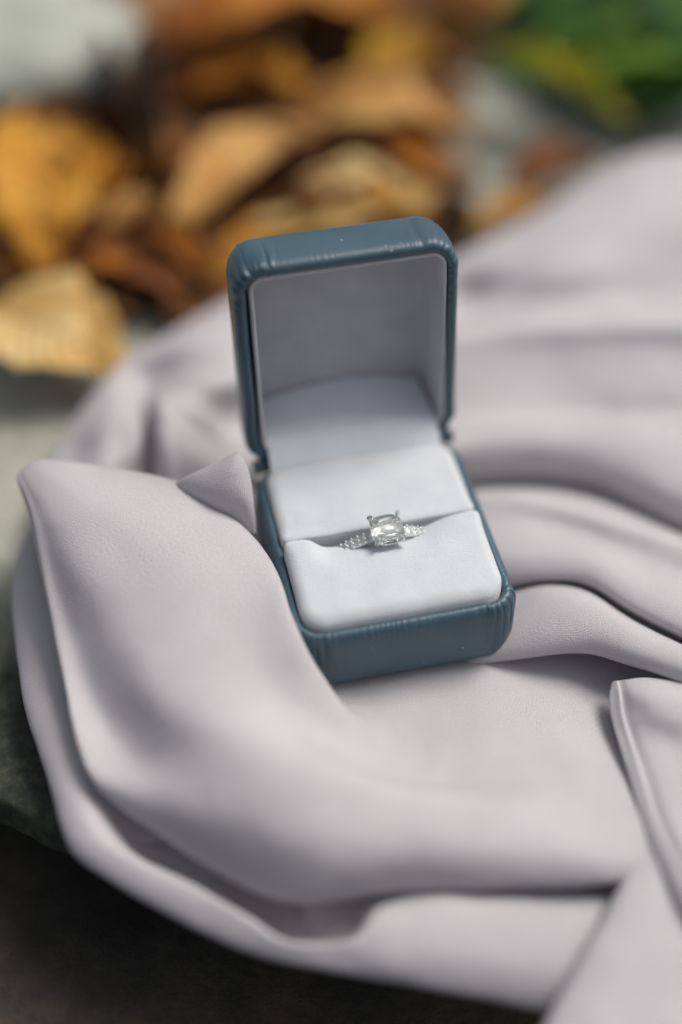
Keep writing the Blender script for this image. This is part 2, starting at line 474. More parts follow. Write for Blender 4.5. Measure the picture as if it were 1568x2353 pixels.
    rows = [
     row([645,610,560,503,442,385,368,440], -1.25),
     row([625,585,537,478,412,358,338,400], [.2,.25,.35,.5,.8,1.1,1.2,.9]),
     row([650,605,560,505,445,395,375,445], [.55,.6,.7,.9,1.2,1.5,1.6,1.2]),
     row([680,640,615,570,535,500,500,560], [.5,.3,.75,1.05,1.25,1.4,1.3,.6]),
     row([715,690,665,640,620,610,620,660], [.2,-.25,.35,.9,1.0,.75,.5,.2]),
     row([750,735,715,700,692,690,700,710], [.4,.2,.3,.4,.36,.2,.15,.1]),
     row([790,772,757,750,747,745,744,750], [1.2,1.25,1.3,1.35,1.35,1.35,1.35,1.35]),
     row([850,835,820,810,805,800,800,810], [.8,.85,.85,.85,.88,.9,.9,.95]),
     row([930,915,905,900,900,905,905,910], [.35,.35,.32,.3,.32,.36,.36,.4]),
     row([972,960,955,955,955,955,955,950], [.15,.15,.1,.08,.05,.05,.05,.1]),
     row([1000,985,978,976,976,977,980,985], [1.0,1.05,1.1,1.14,1.14,1.12,1.1,1.1]),
     row([1045,1030,1020,1018,1020,1025,1040,1060], [.95,1.0,1.05,1.1,1.12,1.12,1.12,1.1]),
     row([1105,1090,1078,1074,1080,1105,1150,1220], [.3,.35,.45,.5,.6,.66,.68,.7]),
     row([1120,1112,1105,1100,1112,1148,1205,1290], [-.2,-.2,-.2,-.1,-.05,-.0,-.0,-.1]),
     row([1128,1124,1116,1116,1130,1168,1222,1300], [-.3,-.3,-.3,-.3,-.3,-.3,-.3,-.3]),
     row([1150,1140,1140,1152,1175,1208,1248,1325], [.3,.5,.75,.9,1.0,1.05,1.05,1.0]),
     row([1200,1195,1195,1205,1230,1270,1318,1400], [.4,.5,.66,.74,.8,.84,.86,.9]),
     row([1280,1280,1280,1278,1290,1340,1400,1490], [.3,.45,.72,.90,1.0,1.02,1.02,1.0]),
     row([1330,1335,1338,1330,1335,1395,1455,1540], [-.05,.1,.35,.58,.75,.8,.8,.8]),
     row([1350,1355,1358,1340,1348,1415,1475,1560], [-.4,-.3,-.2,.0,.1,.15,.15,.1], [980,1060,1150,1250,1340,1450,1568,1760]),
     row([1370,1372,1376,1352,1370,1432,1486,1570], [-.2,-.05,.4,.86,.98,.95,.9,.8], [980,1060,1160,1255,1350,1450,1568,1760]),
     row([1420,1425,1425,1395,1410,1465,1512,1590], [-.2,0,.55,.98,1.08,1.05,1.0,.9], [980,1060,1165,1262,1350,1450,1568,1760]),
     row([1500,1505,1490,1470,1470,1505,1545,1620], [-.25,-.1,.3,.72,.86,.88,.85,.7], [980,1060,1150,1258,1350,1450,1568,1760]),
     row([1530,1528,1521,1509,1503,1532,1570,1640], [-.3,-.2,-.02,.32,.45,.5,.5,.4], [980,1060,1130,1250,1350,1450,1568,1760]),
     row([1512,1508,1500,1470,1455,1480,1515,1580], -.6, [980,1060,1135,1250,1350,1450,1568,1760]),
    ]
    parts.append(patch(rows, 10, 12, 4))
    # --- back left
    rows = [
     [(100,1160,-1.25), (138,1060,-1.25), (192,965,-1.25), (240,900,-1.25), (300,842,-1.25), (430,762,-1.25), (535,705,-1.25), (660,645,-1.25)],
     [(80,1150,-.1), (120,1052,.0), (174,957,.1), (225,890,.2), (285,832,.3), (420,746,.3), (525,688,.3), (650,630,.2)],
     [(128,1150,.35), (178,1060,.5), (225,985,.6), (262,925,.65), (298,858,.32), (425,790,.7), (528,745,.7), (650,690,.5)],
     [(180,1160,.45), (235,1080,.55), (275,1010,.62), (308,950,.66), (322,878,.22), (430,830,.62), (530,800,.7), (650,760,.4)],
     [(280,1170,.4), (305,1100,.5), (320,1030,.56), (328,985,.52), (334,915,.25), (430,852,.60), (530,832,.72), (650,800,.3)],
     [(352,1180,-.05), (349,1100,-.05), (346,1030,.0), (343,975,.05), (348,905,.35), (435,875,.82), (532,862,.85), (650,830,.3)],
     [(366,1185,.3), (360,1100,.5), (356,1030,.6), (354,975,.7), (362,915,.8), (440,900,.88), (535,890,.8), (650,850,.2)],
     [(400,1190,.8), (390,1100,.95), (384,1030,1.0), (382,985,1.0), (388,950,.98), (455,960,.7), (540,960,.3), (650,930,-.05)],
     [(470,1190,.6), (455,1110,.72), (440,1050,.8), (440,1010,.8), (445,985,.75), (495,1020,.35), (550,1040,.05), (650,1010,-.15)],
     [(560,1200,-.2), (550,1130,-.1), (540,1090,.0), (540,1065,.05), (540,1040,.1), (570,1090,-.1), (600,1100,-.2), (660,1090,-.2)],
    ]
    rows = [rows[0]]+[[(x, y, z*1.6 if z > .5 else (z*.6 if z > 0 else z)) for (x, y, z) in r] for r in rows[1:]]
    parts.append(patch(rows, 12, 10, 5))
    # --- small pointed fold between the standing fold and the box
    rows = [
     [(537,1046,3.45), (541,1040,3.52), (545,1039,3.56), (549,1041,3.54), (553,1046,3.48), (551,1054,3.35)],
     [(508,1066,3.15), (512,1054,3.38), (538,1056,3.52), (558,1056,3.46), (566,1068,3.30), (560,1085,3.0)],
     [(468,1092,2.75), (470,1076,3.15), (520,1095,3.30), (560,1095,3.22), (577,1110,2.95), (565,1130,2.5)],
     [(418,1122,2.2), (412,1106,2.7), (490,1140,2.85), (560,1150,2.78), (583,1165,2.45), (570,1180,1.9)],
     [(375,1180,1.0), (380,1150,1.8), (480,1200,1.9), (560,1220,1.85), (588,1225,1.75), (578,1230,1.1)],
    ]
    parts.append(patch(rows, 10, 10, 1))
    # --- hemmed corner at the lower right
    rows = [
     [(1412,1577,.14), (1404,1575,.24), (1409,1565,.34), (1440,1560,.48), (1490,1557,.55), (1570,1568,.55), (1700,1580,.5)],
     [(1410,1604,.14), (1400,1600,.24), (1412,1592,.36), (1450,1590,.60), (1500,1592,.74), (1580,1600,.74), (1700,1610,.5)],
     [(1416,1654,.08), (1405,1650,.18), (1418,1645,.28), (1460,1640,.46), (1510,1640,.66), (1590,1650,.66), (1700,1660,.5)],
     [(1436,1719,.02), (1424,1715,.12), (1438,1710,.20), (1480,1705,.30), (1540,1705,.36), (1600,1710,.40), (1700,1720,.3)],
     [(1460,1799,-.02), (1448,1795,.08), (1462,1790,.18), (1510,1785,.30), (1560,1780,.34), (1620,1780,.35), (1710,1790,.2)],
     [(1490,1899,.0), (1478,1895,.10), (1492,1888,.20), (1540,1880,.32), (1590,1870,.32), (1640,1870,.25), (1720,1880,.1)],
     [(1532,1994,.02), (1520,1990,.12), (1536,1980,.22), (1580,1970,.34), (1620,1960,.3), (1670,1960,.2), (1740,1970,0)],
     [(1588,2094,.02), (1575,2090,.12), (1590,2080,.22), (1630,2070,.34), (1670,2060,.3), (1720,2060,.2), (1790,2070,0)],
     [(1662,2214,.0), (1650,2210,.1), (1664,2200,.2), (1700,2190,.3), (1740,2180,.2), (1790,2180,.1), (1850,2190,0)],
    ]
    # a narrow turned hem along the free edge
    def mixp(a, b, f, dz):
        return tuple(a[q]*(1-f)+b[q]*f+(dz if q == 2 else 0) for q in range(3))
    rows = [r[:3]+[mixp(r[2], r[3], .30, .025), mixp(r[2], r[3], .42, -.03)]+r[3:] for r in rows]
    parts.append(patch(rows, 12, 10, 2))
    # --- flap beneath it
    rows = [
     [(1500,1945,-.5), (1478,1930,-.06), (1484,1924,-.02), (1500,1930,0), (1530,1950,0), (1600,1990,-.1)],
     [(1475,1990,-.7), (1445,1995,-.18), (1456,1988,-.05), (1490,1990,.03), (1540,2010,.0), (1640,2060,-.2)],
     [(1440,2070,-.9), (1402,2078,-.30), (1416,2070,-.14), (1460,2070,-.02), (1530,2090,-.04), (1660,2140,-.2)],
     [(1395,2160,-1.0), (1352,2170,-.45), (1368,2162,-.26), (1425,2165,-.12), (1520,2185,-.10), (1690,2230,-.2)],
     [(1345,2255,-1.2), (1300,2266,-.60), (1318,2258,-.40), (1385,2262,-.22), (1500,2285,-.20), (1700,2330,-.3)],
     [(1300,2345,-1.4), (1253,2356,-.75), (1272,2350,-.55), (1350,2360,-.36), (1490,2385,-.34), (1710,2430,-.4)],
     [(1260,2430,-1.6), (1212,2440,-.95), (1232,2436,-.75), (1320,2450,-.52), (1480,2480,-.5), (1720,2530,-.6)],
    ]
    parts.append(patch(rows, 12, 12, 2))
    # --- bottom layer of the cloth, flat on the slab
    rows = [[W((-6.6,-7.9,-.9)), W((-3,-8.3,-.9)), W((0,-8.4,-.9)), W((4,-8.4,-.9)), W((7,-8.2,-.9))],
            [W((-7.4,-5,-.85)), W((-3.5,-5,-.6)), W((0,-5,-.5)), W((4,-5,-.6)), W((9,-5,-.8))],
            [W((-7.4,-2,-.85)), W((-3.5,-2,-.5)), W((0,-2,-.45)), W((4,-2,-.5)), W((9,-2,-.8))],
            [W((-6.6,1,-.85)), W((-3.5,1,-.5)), W((0,1,-.45)), W((4,1,-.5)), W((9,1,-.8))],
            [W((-4.5,4.6,-.9)), W((-2.5,5,-.7)), W((0,5,-.7)), W((4,5,-.7)), W((9,5,-.9))]]
    parts.append(patch(rows, 8, 8, 1))
    V, F, UV = [], [], []
    off = 0
    for k, B in enumerate(parts):
        n, m, _ = B.shape
        du = np.gradient(B, axis=0); dv = np.gradient(B, axis=1)
        N = np.cross(du, dv); N /= np.linalg.norm(N, axis=2)[..., None]+1e-9
        ul = np.concatenate([[0], np.cumsum(np.mean(np.linalg.norm(np.diff(B, axis=0), axis=2), axis=1))])
        vl = np.concatenate([[0], np.cumsum(np.mean(np.linalg.norm(np.diff(B, axis=1), axis=2), axis=0))])
        for i in range(n):
            for j in range(m):
                p = B[i, j]
                q = Vector(p)
                d = .035*mnoise.fractal(q*.55+Vector((k*3.1, 0, 0)), 1, 2, 2)+.010*mnoise.fractal(q*1.6, 1, 2, 2)
                V.append(p+N[i, j]*d)
                UV.append((ul[i]+k*3.3, vl[j]))
        F += grid_faces(n, m, base=off)
        off += n*m
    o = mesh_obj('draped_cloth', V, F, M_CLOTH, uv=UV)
    o['label'] = 'pale mauve crepe cloth lying in loose folds under and around the open ring box'
    o['category'] = 'cloth'
    return o
build_cloth()

# ------------------------------------------------------------------ ring box
BW, BD, HB = 5.2, 5.5, 1.84
LEAN = math.radians(7.65)
LU = np.array([0, math.sin(LEAN), math.cos(LEAN)])
LB = np.array([0, math.cos(LEAN), -math.sin(LEAN)])
LH = np.array([0, 0.0, HB])
def lidp(x, v, w):
    return LH+np.array([x, 0, 0])+LU*v+LB*w

def rrect(hw, hd, r, n):
    """n samples of a rounded rectangle: centre-line anchor (corner centre or side), direction, arc position, corner weight"""
    segs = []
    cs = [(hw-r, hd-r, 0), (-(hw-r), hd-r, 90), (-(hw-r), -(hd-r), 180), (hw-r, -(hd-r), 270)]
    L = 0
    items = []
    for i, (cx, cy, a) in enumerate(cs):
        items.append(('arc', cx, cy, math.radians(a), L, r*math.pi/2)); L += r*math.pi/2
        nx, ny, _ = cs[(i+1) % 4]
        ln = math.hypot(nx-cx, ny-cy)
        items.append(('line', cx, cy, math.radians(a+90), L, ln, nx, ny)); L += ln
    out = []
    for k in range(n):
        s = L*k/n
        for it in items:
            if it[4] <= s < it[4]+it[5]+1e-9:
                break
        f = (s-it[4])/it[5]
        if it[0] == 'arc':
            a = it[3]+f*math.pi/2
            out.append((it[1], it[2], math.cos(a), math.sin(a), s, 1.0))
        else:
            a = it[3]
            e = min(f, 1-f)*it[5]
            out.append((it[1]+(it[6]-it[1])*f, it[2]+(it[7]-it[2])*f, math.cos(a), math.sin(a), s, max(0, 1-e/.5)))
    return out, L

def n1(s, seed):
    return mnoise.noise(Vector((s, seed*7.13, seed*3.7)))

def leather_shell(name, hw, hd, r, prof, place, parent, seed, torn=False):
    """prof: (inward offset, height, rim weight, pleat weight)"""
    N = 1500
    pts, L = rrect(hw, hd, r, N)
    V = []
    for (cx, cy, dx, dy, s, cw) in pts:
        ph = s*7.4+3.0*n1(s*1.5, seed)
        g = abs(math.sin(ph*math.pi))**.6-.6
        g *= max(.12, .42+1.1*n1(s*.9, seed+3)+.45*cw)
        ph2 = s*2.5+2.0*n1(s*1.9, seed+1)
        pl = abs(math.sin(ph2*math.pi))**.45-.75
        cwv = cw*cw*(3-2*cw)
        left = 1.0 if (torn and dx < -.9) else 0.0
        for (o, z, rw, pw) in prof:
            lenp = max(0, min(1, pw*(1+.5*n1(s*2.3, seed+5))))
            d = rw*.022*g+cwv*lenp*(.070*pl*(1+.8*n1(s*1.3+z*.6, seed+13))+.035*n1(s*7+z*1.6, seed+11))+.005*n1(s*.8, seed+9)*(1-rw)
            if left:
                d += rw*(.035*n1(s*2.1, 21)+.05*max(0, n1(s*1.0, 4)))
            rr = r-o
            if rr < .02:
                # tighter than the corner: keep shrinking the rectangle itself
                k = .02
                e = o-(r-k)
                px = cx-math.copysign(min(abs(cx), e), cx)+k*dx
                py = cy-math.copysign(min(abs(cy), e), cy)+k*dy
            else:
                px, py = cx+(rr+d)*dx, cy+(rr+d)*dy
            V.append(place(px, py, z+rw*.010*g))
    m = len(prof)
    F = grid_faces(N, m, True, False)
    return mesh_obj(name, V, F, M_LEATHER, parent)

def build_box():
    root = empty('ring_box', (0, -BD/2, 0), label='open slate blue leather ring box with white velvet cushions standing on the cloth', category='ring box')
    base_c = np.array([0, -BD/2, 0])
    inv = base_c
    def pl_base(x, y, z):
        return (x, y, z)                               # root sits at the box centre
    prof = [(1.0, .02, 0, 0), (.45, .0, 0, 0), (.22, .02, 0, 0), (.10, .07, 0, 0), (.03, .16, 0, .05), (.0, .30, 0, .12), (-.02, .5, 0, .25),
            (-.025, .75, 0, .4), (-.025, 1.0, 0, .6), (-.02, 1.2, 0, .8), (-.012, 1.38, 0, 1), (.0, 1.52, .1, 1), (.02, 1.62, 1, 1), (.05, 1.71, 1, 1),
            (.09, 1.78, 1, 1), (.14, 1.82, 1, .9), (.20, 1.84, 1, .7), (.25, 1.82, .9, .5), (.29, 1.77, .6, .3), (.31, 1.68, .3, .1), (.32, 1.5, 0, 0), (.33, 1.1, 0, 0)]
    leather_shell('base_shell', BW/2, BD/2, .72, prof, pl_base, root, 1)
    # lid
    def pl_lid(x, y, w):
        return lidp(x, y+BD/2+.0, w)-base_c
    prof = [(.34, .7, 0, 0), (.33, .28, 0, .1), (.31, .14, .3, .2), (.28, .06, .7, .4), (.24, .015, 1, .7), (.18, .0, 1, .8), (.12, .02, 1, .9), (.07, .06, 1, 1), (.03, .13, 1, 1), (.01, .22, .4, 1),
            (.0, .34, .1, .8), (-.01, .5, 0, .55), (-.01, .7, 0, .35), (-.0, .95, 0, .2), (.02, 1.15, 0, .1), (.07, 1.36, 0, 0), (.17, 1.56, 0, 0), (.32, 1.70, 0, 0), (.55, 1.78, 0, 0), (1.0, 1.83, 0, 0), (1.8, 1.86, 0, 0), (2.6, 1.87, 0, 0)]
    lid = leather_shell('lid_shell', BW/2, BD/2, .72, prof, pl_lid, root, 2, torn=True)

    # lid lining: thin edge, walls
    def lining(name, hw, hd, r, prof, cy, mat):
        N = 320
        pts, L = rrect(hw, hd, r, N)
        V = []
        for (cx, cyy, dx, dy, s, cw) in pts:
            for (o, w) in prof:
                rr = max(.03, r-o)
                e = max(0, o-(r-.03))
                px = cx-math.copysign(min(abs(cx), e), cx)+rr*dx
                py = cyy-math.copysign(min(abs(cyy), e), cyy)+rr*dy
                px += .012*n1(s*1.5, 30+w*3); py += .012*n1(s*1.5, 40+w*3)
                V.append(lidp(px+.03, py+cy, w)-base_c)
        return mesh_obj(name, V, grid_faces(N, len(prof), True, False), mat, lid)
    lining('lid_lining', BW/2-.33, BD/2-.32, .34,
           [(.0, .30), (.0, .10), (.01, .055), (.035, .035), (.065, .035), (.09, .055), (.10, .10), (.11, .3), (.125, .7), (.14, 1.2), (.17, 1.5), (.23, 1.62), (.30, 1.67)], BD/2+.03, M_LINING)
    # back panel, slightly padded
    n = 40
    V = []
    hw, hd = BW/2-.5, BD/2-.5
    for i in range(n+1):
        for j in range(n+1):
            a, b = -1+2*i/n, -1+2*j/n
            bulge = .14*(1-a**4)*(1-b**4)+.02*n1(a*2+b, 50)
            V.append(lidp(a*(hw+.14), BD/2+.03+b*(hd+.14), 1.70-bulge*.6)-base_c)
    mesh_obj('back_panel', V, grid_faces(n+1, n+1), M_LINING, lid)
    # pale satin flap that ramps from the hinge to the back panel
    V = []
    n, m = 48, 24
    for i in range(n+1):
        a = -1+2*i/n
        for j in range(m+1):
            t = j/m
            x = a*(2.12-.10*t)
            v = -.10+.72*min(1,t/.3)**.6+.48*max(0,(t-.25)/.75)**1.6-.30*a*a*t**2
            w = -.34+1.94*t
            # faint pressed square in the middle of the flap
            ex = abs(abs(a*2.1+.05)-.42) if abs(t-.22) < .2 else 9
            ey = abs(abs(t-.22)-.17)*1.5 if abs(a*2.1+.05) < .46 else 9
            pr = .022*math.exp(-(min(ex, ey)/.05)**2)
            V.append(lidp(x, v-pr+.012*n1(a*3+t*2, 60), w)-base_c)
    mesh_obj('hinge_flap', V, grid_faces(n+1, m+1), M_FLAP, root)
    # leather spine that joins lid and base along the back
    n = 24
    V, F = tube([(-2.5+5.0*i/n, BD/2+.10, HB-.06+.01*n1(i*.5, 70)) for i in range(n+1)], .17, 14)
    mesh_obj('spine', V, F, M_LEATHER, root)
    # hinge: little brass barrels at both ends
    mb, nt, bs = newmat('brass')
    bs.inputs['Base Color'].default_value = (.35, .27, .12, 1); bs.inputs['Metallic'].default_value = 1; bs.inputs['Roughness'].default_value = .4
    for sx in (-1, 1):
        V, F = tube([(sx*1.95, BD/2-.03, HB-.02), (sx*2.1, BD/2-.03, HB-.02), (sx*2.26, BD/2-.03, HB-.02)], .05, 12)
        mesh_obj('hinge', V, F, mb, root)
    # cushions
    slot = -2.72
    def cushion(name, y0, y1, top, front):
        nx, ny = 96, 64
        hw = 2.35
        V = []
        for i in range(nx+1):
            a = -1+2*i/nx
            for j in range(ny+1):
                b = -1+2*j/ny
                # superellipse footprint with rounded front (or back) corners, rolled-over edges
                ea, eb = abs(a), abs(b)
                x = math.copysign(1-(1-ea)**1.35 if ea < 1 else 1, a)*hw if False else a*hw
                yc, hy = (y0+y1)/2, (y1-y0)/2
                y = yc+b*hy
                outer = (b < 0) if front else (b > 0)
                rc = .60 if outer else .20
                ly = hy*eb; lx = hw*ea
                ux, uy = lx-(hw-rc), ly-(hy-rc)
                if ux > 0 and uy > 0:
                    d = max(ux, uy); q = math.hypot(ux, uy)
                    x = math.copysign(hw-rc+ux*d/q, a); y = yc+math.copysign(hy-rc+uy*d/q, b)
                    de = rc-d
                else:
                    de = min(hw*(1-ea), hy*(1-eb))
                dy_ = hy-abs(y-yc)
                slotside = not outer
                kk = min(1, max(0, (hy*eb-(hy-.5))/.5)) if slotside else 0
                rd = .30-.16*kk
                roll = 0
                if de < rd:
                    u = 1-de/rd
                    roll = rd*1.1*(1-math.sqrt(max(0, 1-u*u)))
                z = top-roll
                z += (.15*(1+b)/2 if front else .0)+.05*(1-a**2)*(1-b**2)+.02*mnoise.fractal(Vector((x*.9, y*.9, 3 if front else 8)), 1, 2, 3)
                if slotside:
                    # pressed down where the ring is pushed into the slot
                    k = 1/(1+math.exp(-(x+1.55)/.10))*1/(1+math.exp((x-1.12)/.26))
                    dd = math.exp(-(dy_/(.62 if front else .4))**2)
                    z -= (.36 if front else .03)*k*dd
                    y += (-.08 if front else .0)*k*dd
                if de <= 1e-6:
                    z = 1.15
                    if slotside and abs(x) < hw-.3:
                        y += -.22 if front else .22
                V.append((x, y+BD/2, z))
        return mesh_obj(name, V, grid_faces(nx+1, ny+1), M_CUSHION, root)
    cushion('front_cushion', -5.23, slot-.02, 2.08, True)
    cushion('rear_cushion', slot+.05, -.14, 2.06, False)
    mi, nt, bs = newmat('dark_slot_shade')  # dark tray colour stands in for the shade down in the ring slot
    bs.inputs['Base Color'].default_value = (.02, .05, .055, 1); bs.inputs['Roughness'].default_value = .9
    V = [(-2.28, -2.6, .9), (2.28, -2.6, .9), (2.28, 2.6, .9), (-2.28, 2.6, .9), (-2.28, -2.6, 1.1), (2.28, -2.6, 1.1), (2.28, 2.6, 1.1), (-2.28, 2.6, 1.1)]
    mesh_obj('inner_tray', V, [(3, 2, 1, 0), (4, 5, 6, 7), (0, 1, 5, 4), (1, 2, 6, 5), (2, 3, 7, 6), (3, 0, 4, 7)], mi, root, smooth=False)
    return root
build_box()

# ------------------------------------------------------------------ ring
def build_ring():
    mm, nt, b = newmat('white_gold')
    b.inputs['Base Color'].default_value = (.97, .97, .95, 1); b.inputs['Metallic'].default_value = .75; b.inputs['Roughness'].default_value = .35
    mg = bpy.data.materials.new('diamond'); mg.use_nodes = True
    nt = mg.node_tree
    b = nt.nodes['Principled BSDF']
    b.inputs['Base Color'].default_value = (.97, 1.0, .98, 1)
    b.inputs['Roughness'].default_value = 0.0
    b.inputs['IOR'].default_value = 2.2
    b.inputs['Transmission Weight'].default_value = 1.0
    df = nt.nodes.new('ShaderNodeBsdfTranslucent'); df.inputs['Color'].default_value = (.95, .98, .96, 1)  # a little diffuse white mixed in to stand for the stone's sparkle
    ms = nt.nodes.new('ShaderNodeMixShader'); ms.inputs[0].default_value = .10
    nt.links.new(b.outputs[0], ms.inputs[1]); nt.links.new(df.outputs[0], ms.inputs[2])
    nt.links.new(ms.outputs[0], nt.nodes['Material Output'].inputs['Surface'])
    root = empty('diamond_ring', (0.03, -2.76, 0.83), label='white gold ring with a square cushion cut diamond stuck in the velvet slot', category='ring')
    tilt = math.radians(13)
    root.rotation_euler = (tilt, 0, math.radians(1.5))
    root.scale = (1.1, 1.1, 1.1)
    R = 1.36
    # band: flat-topped hoop, square section
    prof = [(-.10, -.10), (.06, -.11), (.085, -.085), (.09, 0), (.085, .085), (.06, .11), (-.10, .10)]
    n = 120
    V = []
    for i in range(n):
        t = 2*math.pi*i/n
        for (dr, y) in prof:
            taper = 1-.0*abs(math.sin(t))
            V.append(((R+dr-.09)*math.sin(t), y*taper, (R+dr-.09)*math.cos(t)))
    band = mesh_obj('band', V, grid_faces(n, len(prof), True, True), mm, root)
    # pave stones, two rows on each shoulder, each a small faceted brilliant in beads
    def gem_mesh(name, r):
        V = []; k = 8
        for (rr, z, o) in ((.55, .42, 0), (.85, .25, .5), (1.0, 0, 0)):
            for i in range(k):
                t = 2*math.pi*(i+o)/k
                V.append((rr*r*math.cos(t)*S, rr*r*math.sin(t)*S, z*r*S))
        V.append((0, 0, -.7*r*S))
        F = [tuple(range(k))]
        for a in range(2):
            for i in range(k):
                F.append((a*k+i, (a+1)*k+i, (a+1)*k+(i+1) % k, a*k+(i+1) % k))
        for i in range(k):
            F.append((2*k+i, 3*k, 2*k+(i+1) % k))
        me = bpy.data.meshes.new(name); me.from_pydata(V, [], F); me.materials.append(mg); me.update()
        return me
    gm = gem_mesh('small_diamond', .054)
    bm = bmesh.new(); bmesh.ops.create_icosphere(bm, subdivisions=2, radius=.022*S)
    bme = bpy.data.meshes.new('bead'); bm.to_mesh(bme); bm.free(); bme.materials.append(mm)
    bme.polygons.foreach_set('use_smooth', [True]*len(bme.polygons))
    for sgn in (-1, 1):
        for k in range(7):
            ang = sgn*(.30+k*.100)
            for y in (-.052, .052):
                o = bpy.data.objects.new('small_diamond', gm); COL.objects.link(o); o.parent = band
                o.location = Vector((R*math.sin(ang), y, R*math.cos(ang)))*S
                o.rotation_euler = (0, ang, 0)
            for y in (-.102, 0, .102):
                a2 = ang+sgn*.05
                o = bpy.data.objects.new('bead', bme); COL.objects.link(o); o.parent = band
                o.location = Vector(((R+.012)*math.sin(a2), y, (R+.012)*math.cos(a2)))*S
    # centre stone: cushion cut
    k = 16
    def sup(t, p=3.2):
        c, s_ = math.cos(t), math.sin(t)
        q = (abs(c)**p+abs(s_)**p)**(-1/p)
        return c*q, s_*q
    V = []
    Z0 = R+.13
    hw = .345
    levels = [(.60, .155, 8, .5), (.82, .10, 16, 0), (1.0, .015, 16, .5), (1.0, -.015, 16, .5), (.62, -.17, 16, 0), (.30, -.30, 8, .5)]
    starts = []
    for (f, z, kk, o) in levels:
        starts.append(len(V))
        for i in range(kk):
            x, y = sup(2*math.pi*(i+o)/kk)
            V.append((f*hw*x, f*hw*y, Z0+z))
    cul = len(V); V.append((0, 0, Z0-.36))
    bm = bmesh.new()
    for v in V: bm.verts.new(Vector(v)*S)
    bmesh.ops.convex_hull(bm, input=bm.verts)
    bmesh.ops.dissolve_limit(bm, angle_limit=math.radians(1.5), verts=bm.verts, edges=bm.edges)
    me = bpy.data.meshes.new('centre_diamond'); bm.to_mesh(me); bm.free(); me.materials.append(mg)
    o = bpy.data.objects.new('centre_diamond', me); COL.objects.link(o); o.parent = root
    # setting: gallery rail and four claws
    V, F = [], []
    n = 40
    path = [(.27*sup(2*math.pi*i/n)[0], .27*sup(2*math.pi*i/n)[1], Z0-.16) for i in range(n+1)]
    V, F = tube(path, .028, 8, False)
    mesh_obj('gallery_rail', V, F, mm, root)
    for sx in (-1, 1):
        for sy in (-1, 1):
            p = [(sx*.10, sy*.08, R-.05), (sx*.20, sy*.20, Z0-.2), (sx*.285, sy*.285, Z0-.03), (sx*.315, sy*.315, Z0+.05), (sx*.295, sy*.295, Z0+.105), (sx*.255, sy*.255, Z0+.125)]
            V, F = tube(p, [.036, .034, .036, .042, .045, .030], 10)
            mesh_obj('claw', V, F, mm, root)
    return root
build_ring()

# ------------------------------------------------------------------ leaves
def lm(name, a, b, c, **k):
    return leaf_material(name, [(0.38, a), (0.5, b), (0.62, c)], **k)
LM = {
 'orange': lm('leaf_orange', (.12, .032, .005), (.40, .135, .012), (.54, .22, .035)),
 'amber': lm('leaf_amber', (.18, .070, .008), (.50, .21, .016), (.64, .33, .05)),
 'tan': lm('leaf_tan', (.28, .120, .028), (.52, .26, .070), (.62, .36, .12)),
 'beige': lm('leaf_beige', (.38, .22, .060), (.60, .38, .13), (.68, .49, .22)),
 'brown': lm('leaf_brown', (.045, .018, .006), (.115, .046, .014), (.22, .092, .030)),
 'dark': lm('leaf_dark_gap_shade', (.012, .007, .005), (.026, .015, .009), (.060, .030, .014)),  # wet leaves, with the shadow between the leaves put into their near-black colour
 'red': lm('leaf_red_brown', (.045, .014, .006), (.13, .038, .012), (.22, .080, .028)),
 'mustard': lm('leaf_mustard', (.20, .090, .004), (.38, .185, .006), (.47, .26, .015)),
 'pink': lm('leaf_pinkish_brown', (.13, .050, .022), (.30, .135, .055), (.40, .205, .095)),
 'greybrown': lm('leaf_grey_brown', (.06, .038, .026), (.12, .078, .052), (.20, .135, .095)),
 'green': lm('leaf_dark_green', (.012, .050, .018), (.026, .095, .022), (.065, .16, .028), rough=.5),
 'midgreen': lm('leaf_mid_green', (.045, .12, .016), (.09, .19, .02), (.16, .27, .03), rough=.5),
 'yellowgreen': lm('leaf_yellow_green', (.09, .12, .006), (.22, .215, .007), (.34, .29, .010), rough=.5),
}
def leaf_verts(L, wd, cup, bend, rip, seed, n=26, m=12):
    V, UV = [], []
    for i in range(n+1):
        t = i/n
        w = wd*L*(math.sin(math.pi*min(1, t**.82))**.85)*(1-.15*t) if 0 < t < 1 else 0.0
        w += .004*L
        w *= 1+.20*n1(t*7, seed)+.10*n1(t*19, seed+4)
        for j in range(m+1):
            s = -1+2*j/m
            x = t*L
            y = s*w
            z = cup*L*abs(s)**1.6*math.sin(math.pi*t)+bend*L*math.sin(math.pi*t)+rip*L*n1(t*5+s*1.3, seed+1)*(abs(s)*.7+.3)
            y += .03*L*n1(t*2.0, seed+2)
            V.append((x, y, z)); UV.append((t, s))
    return V, UV, grid_faces(n+1, m+1)

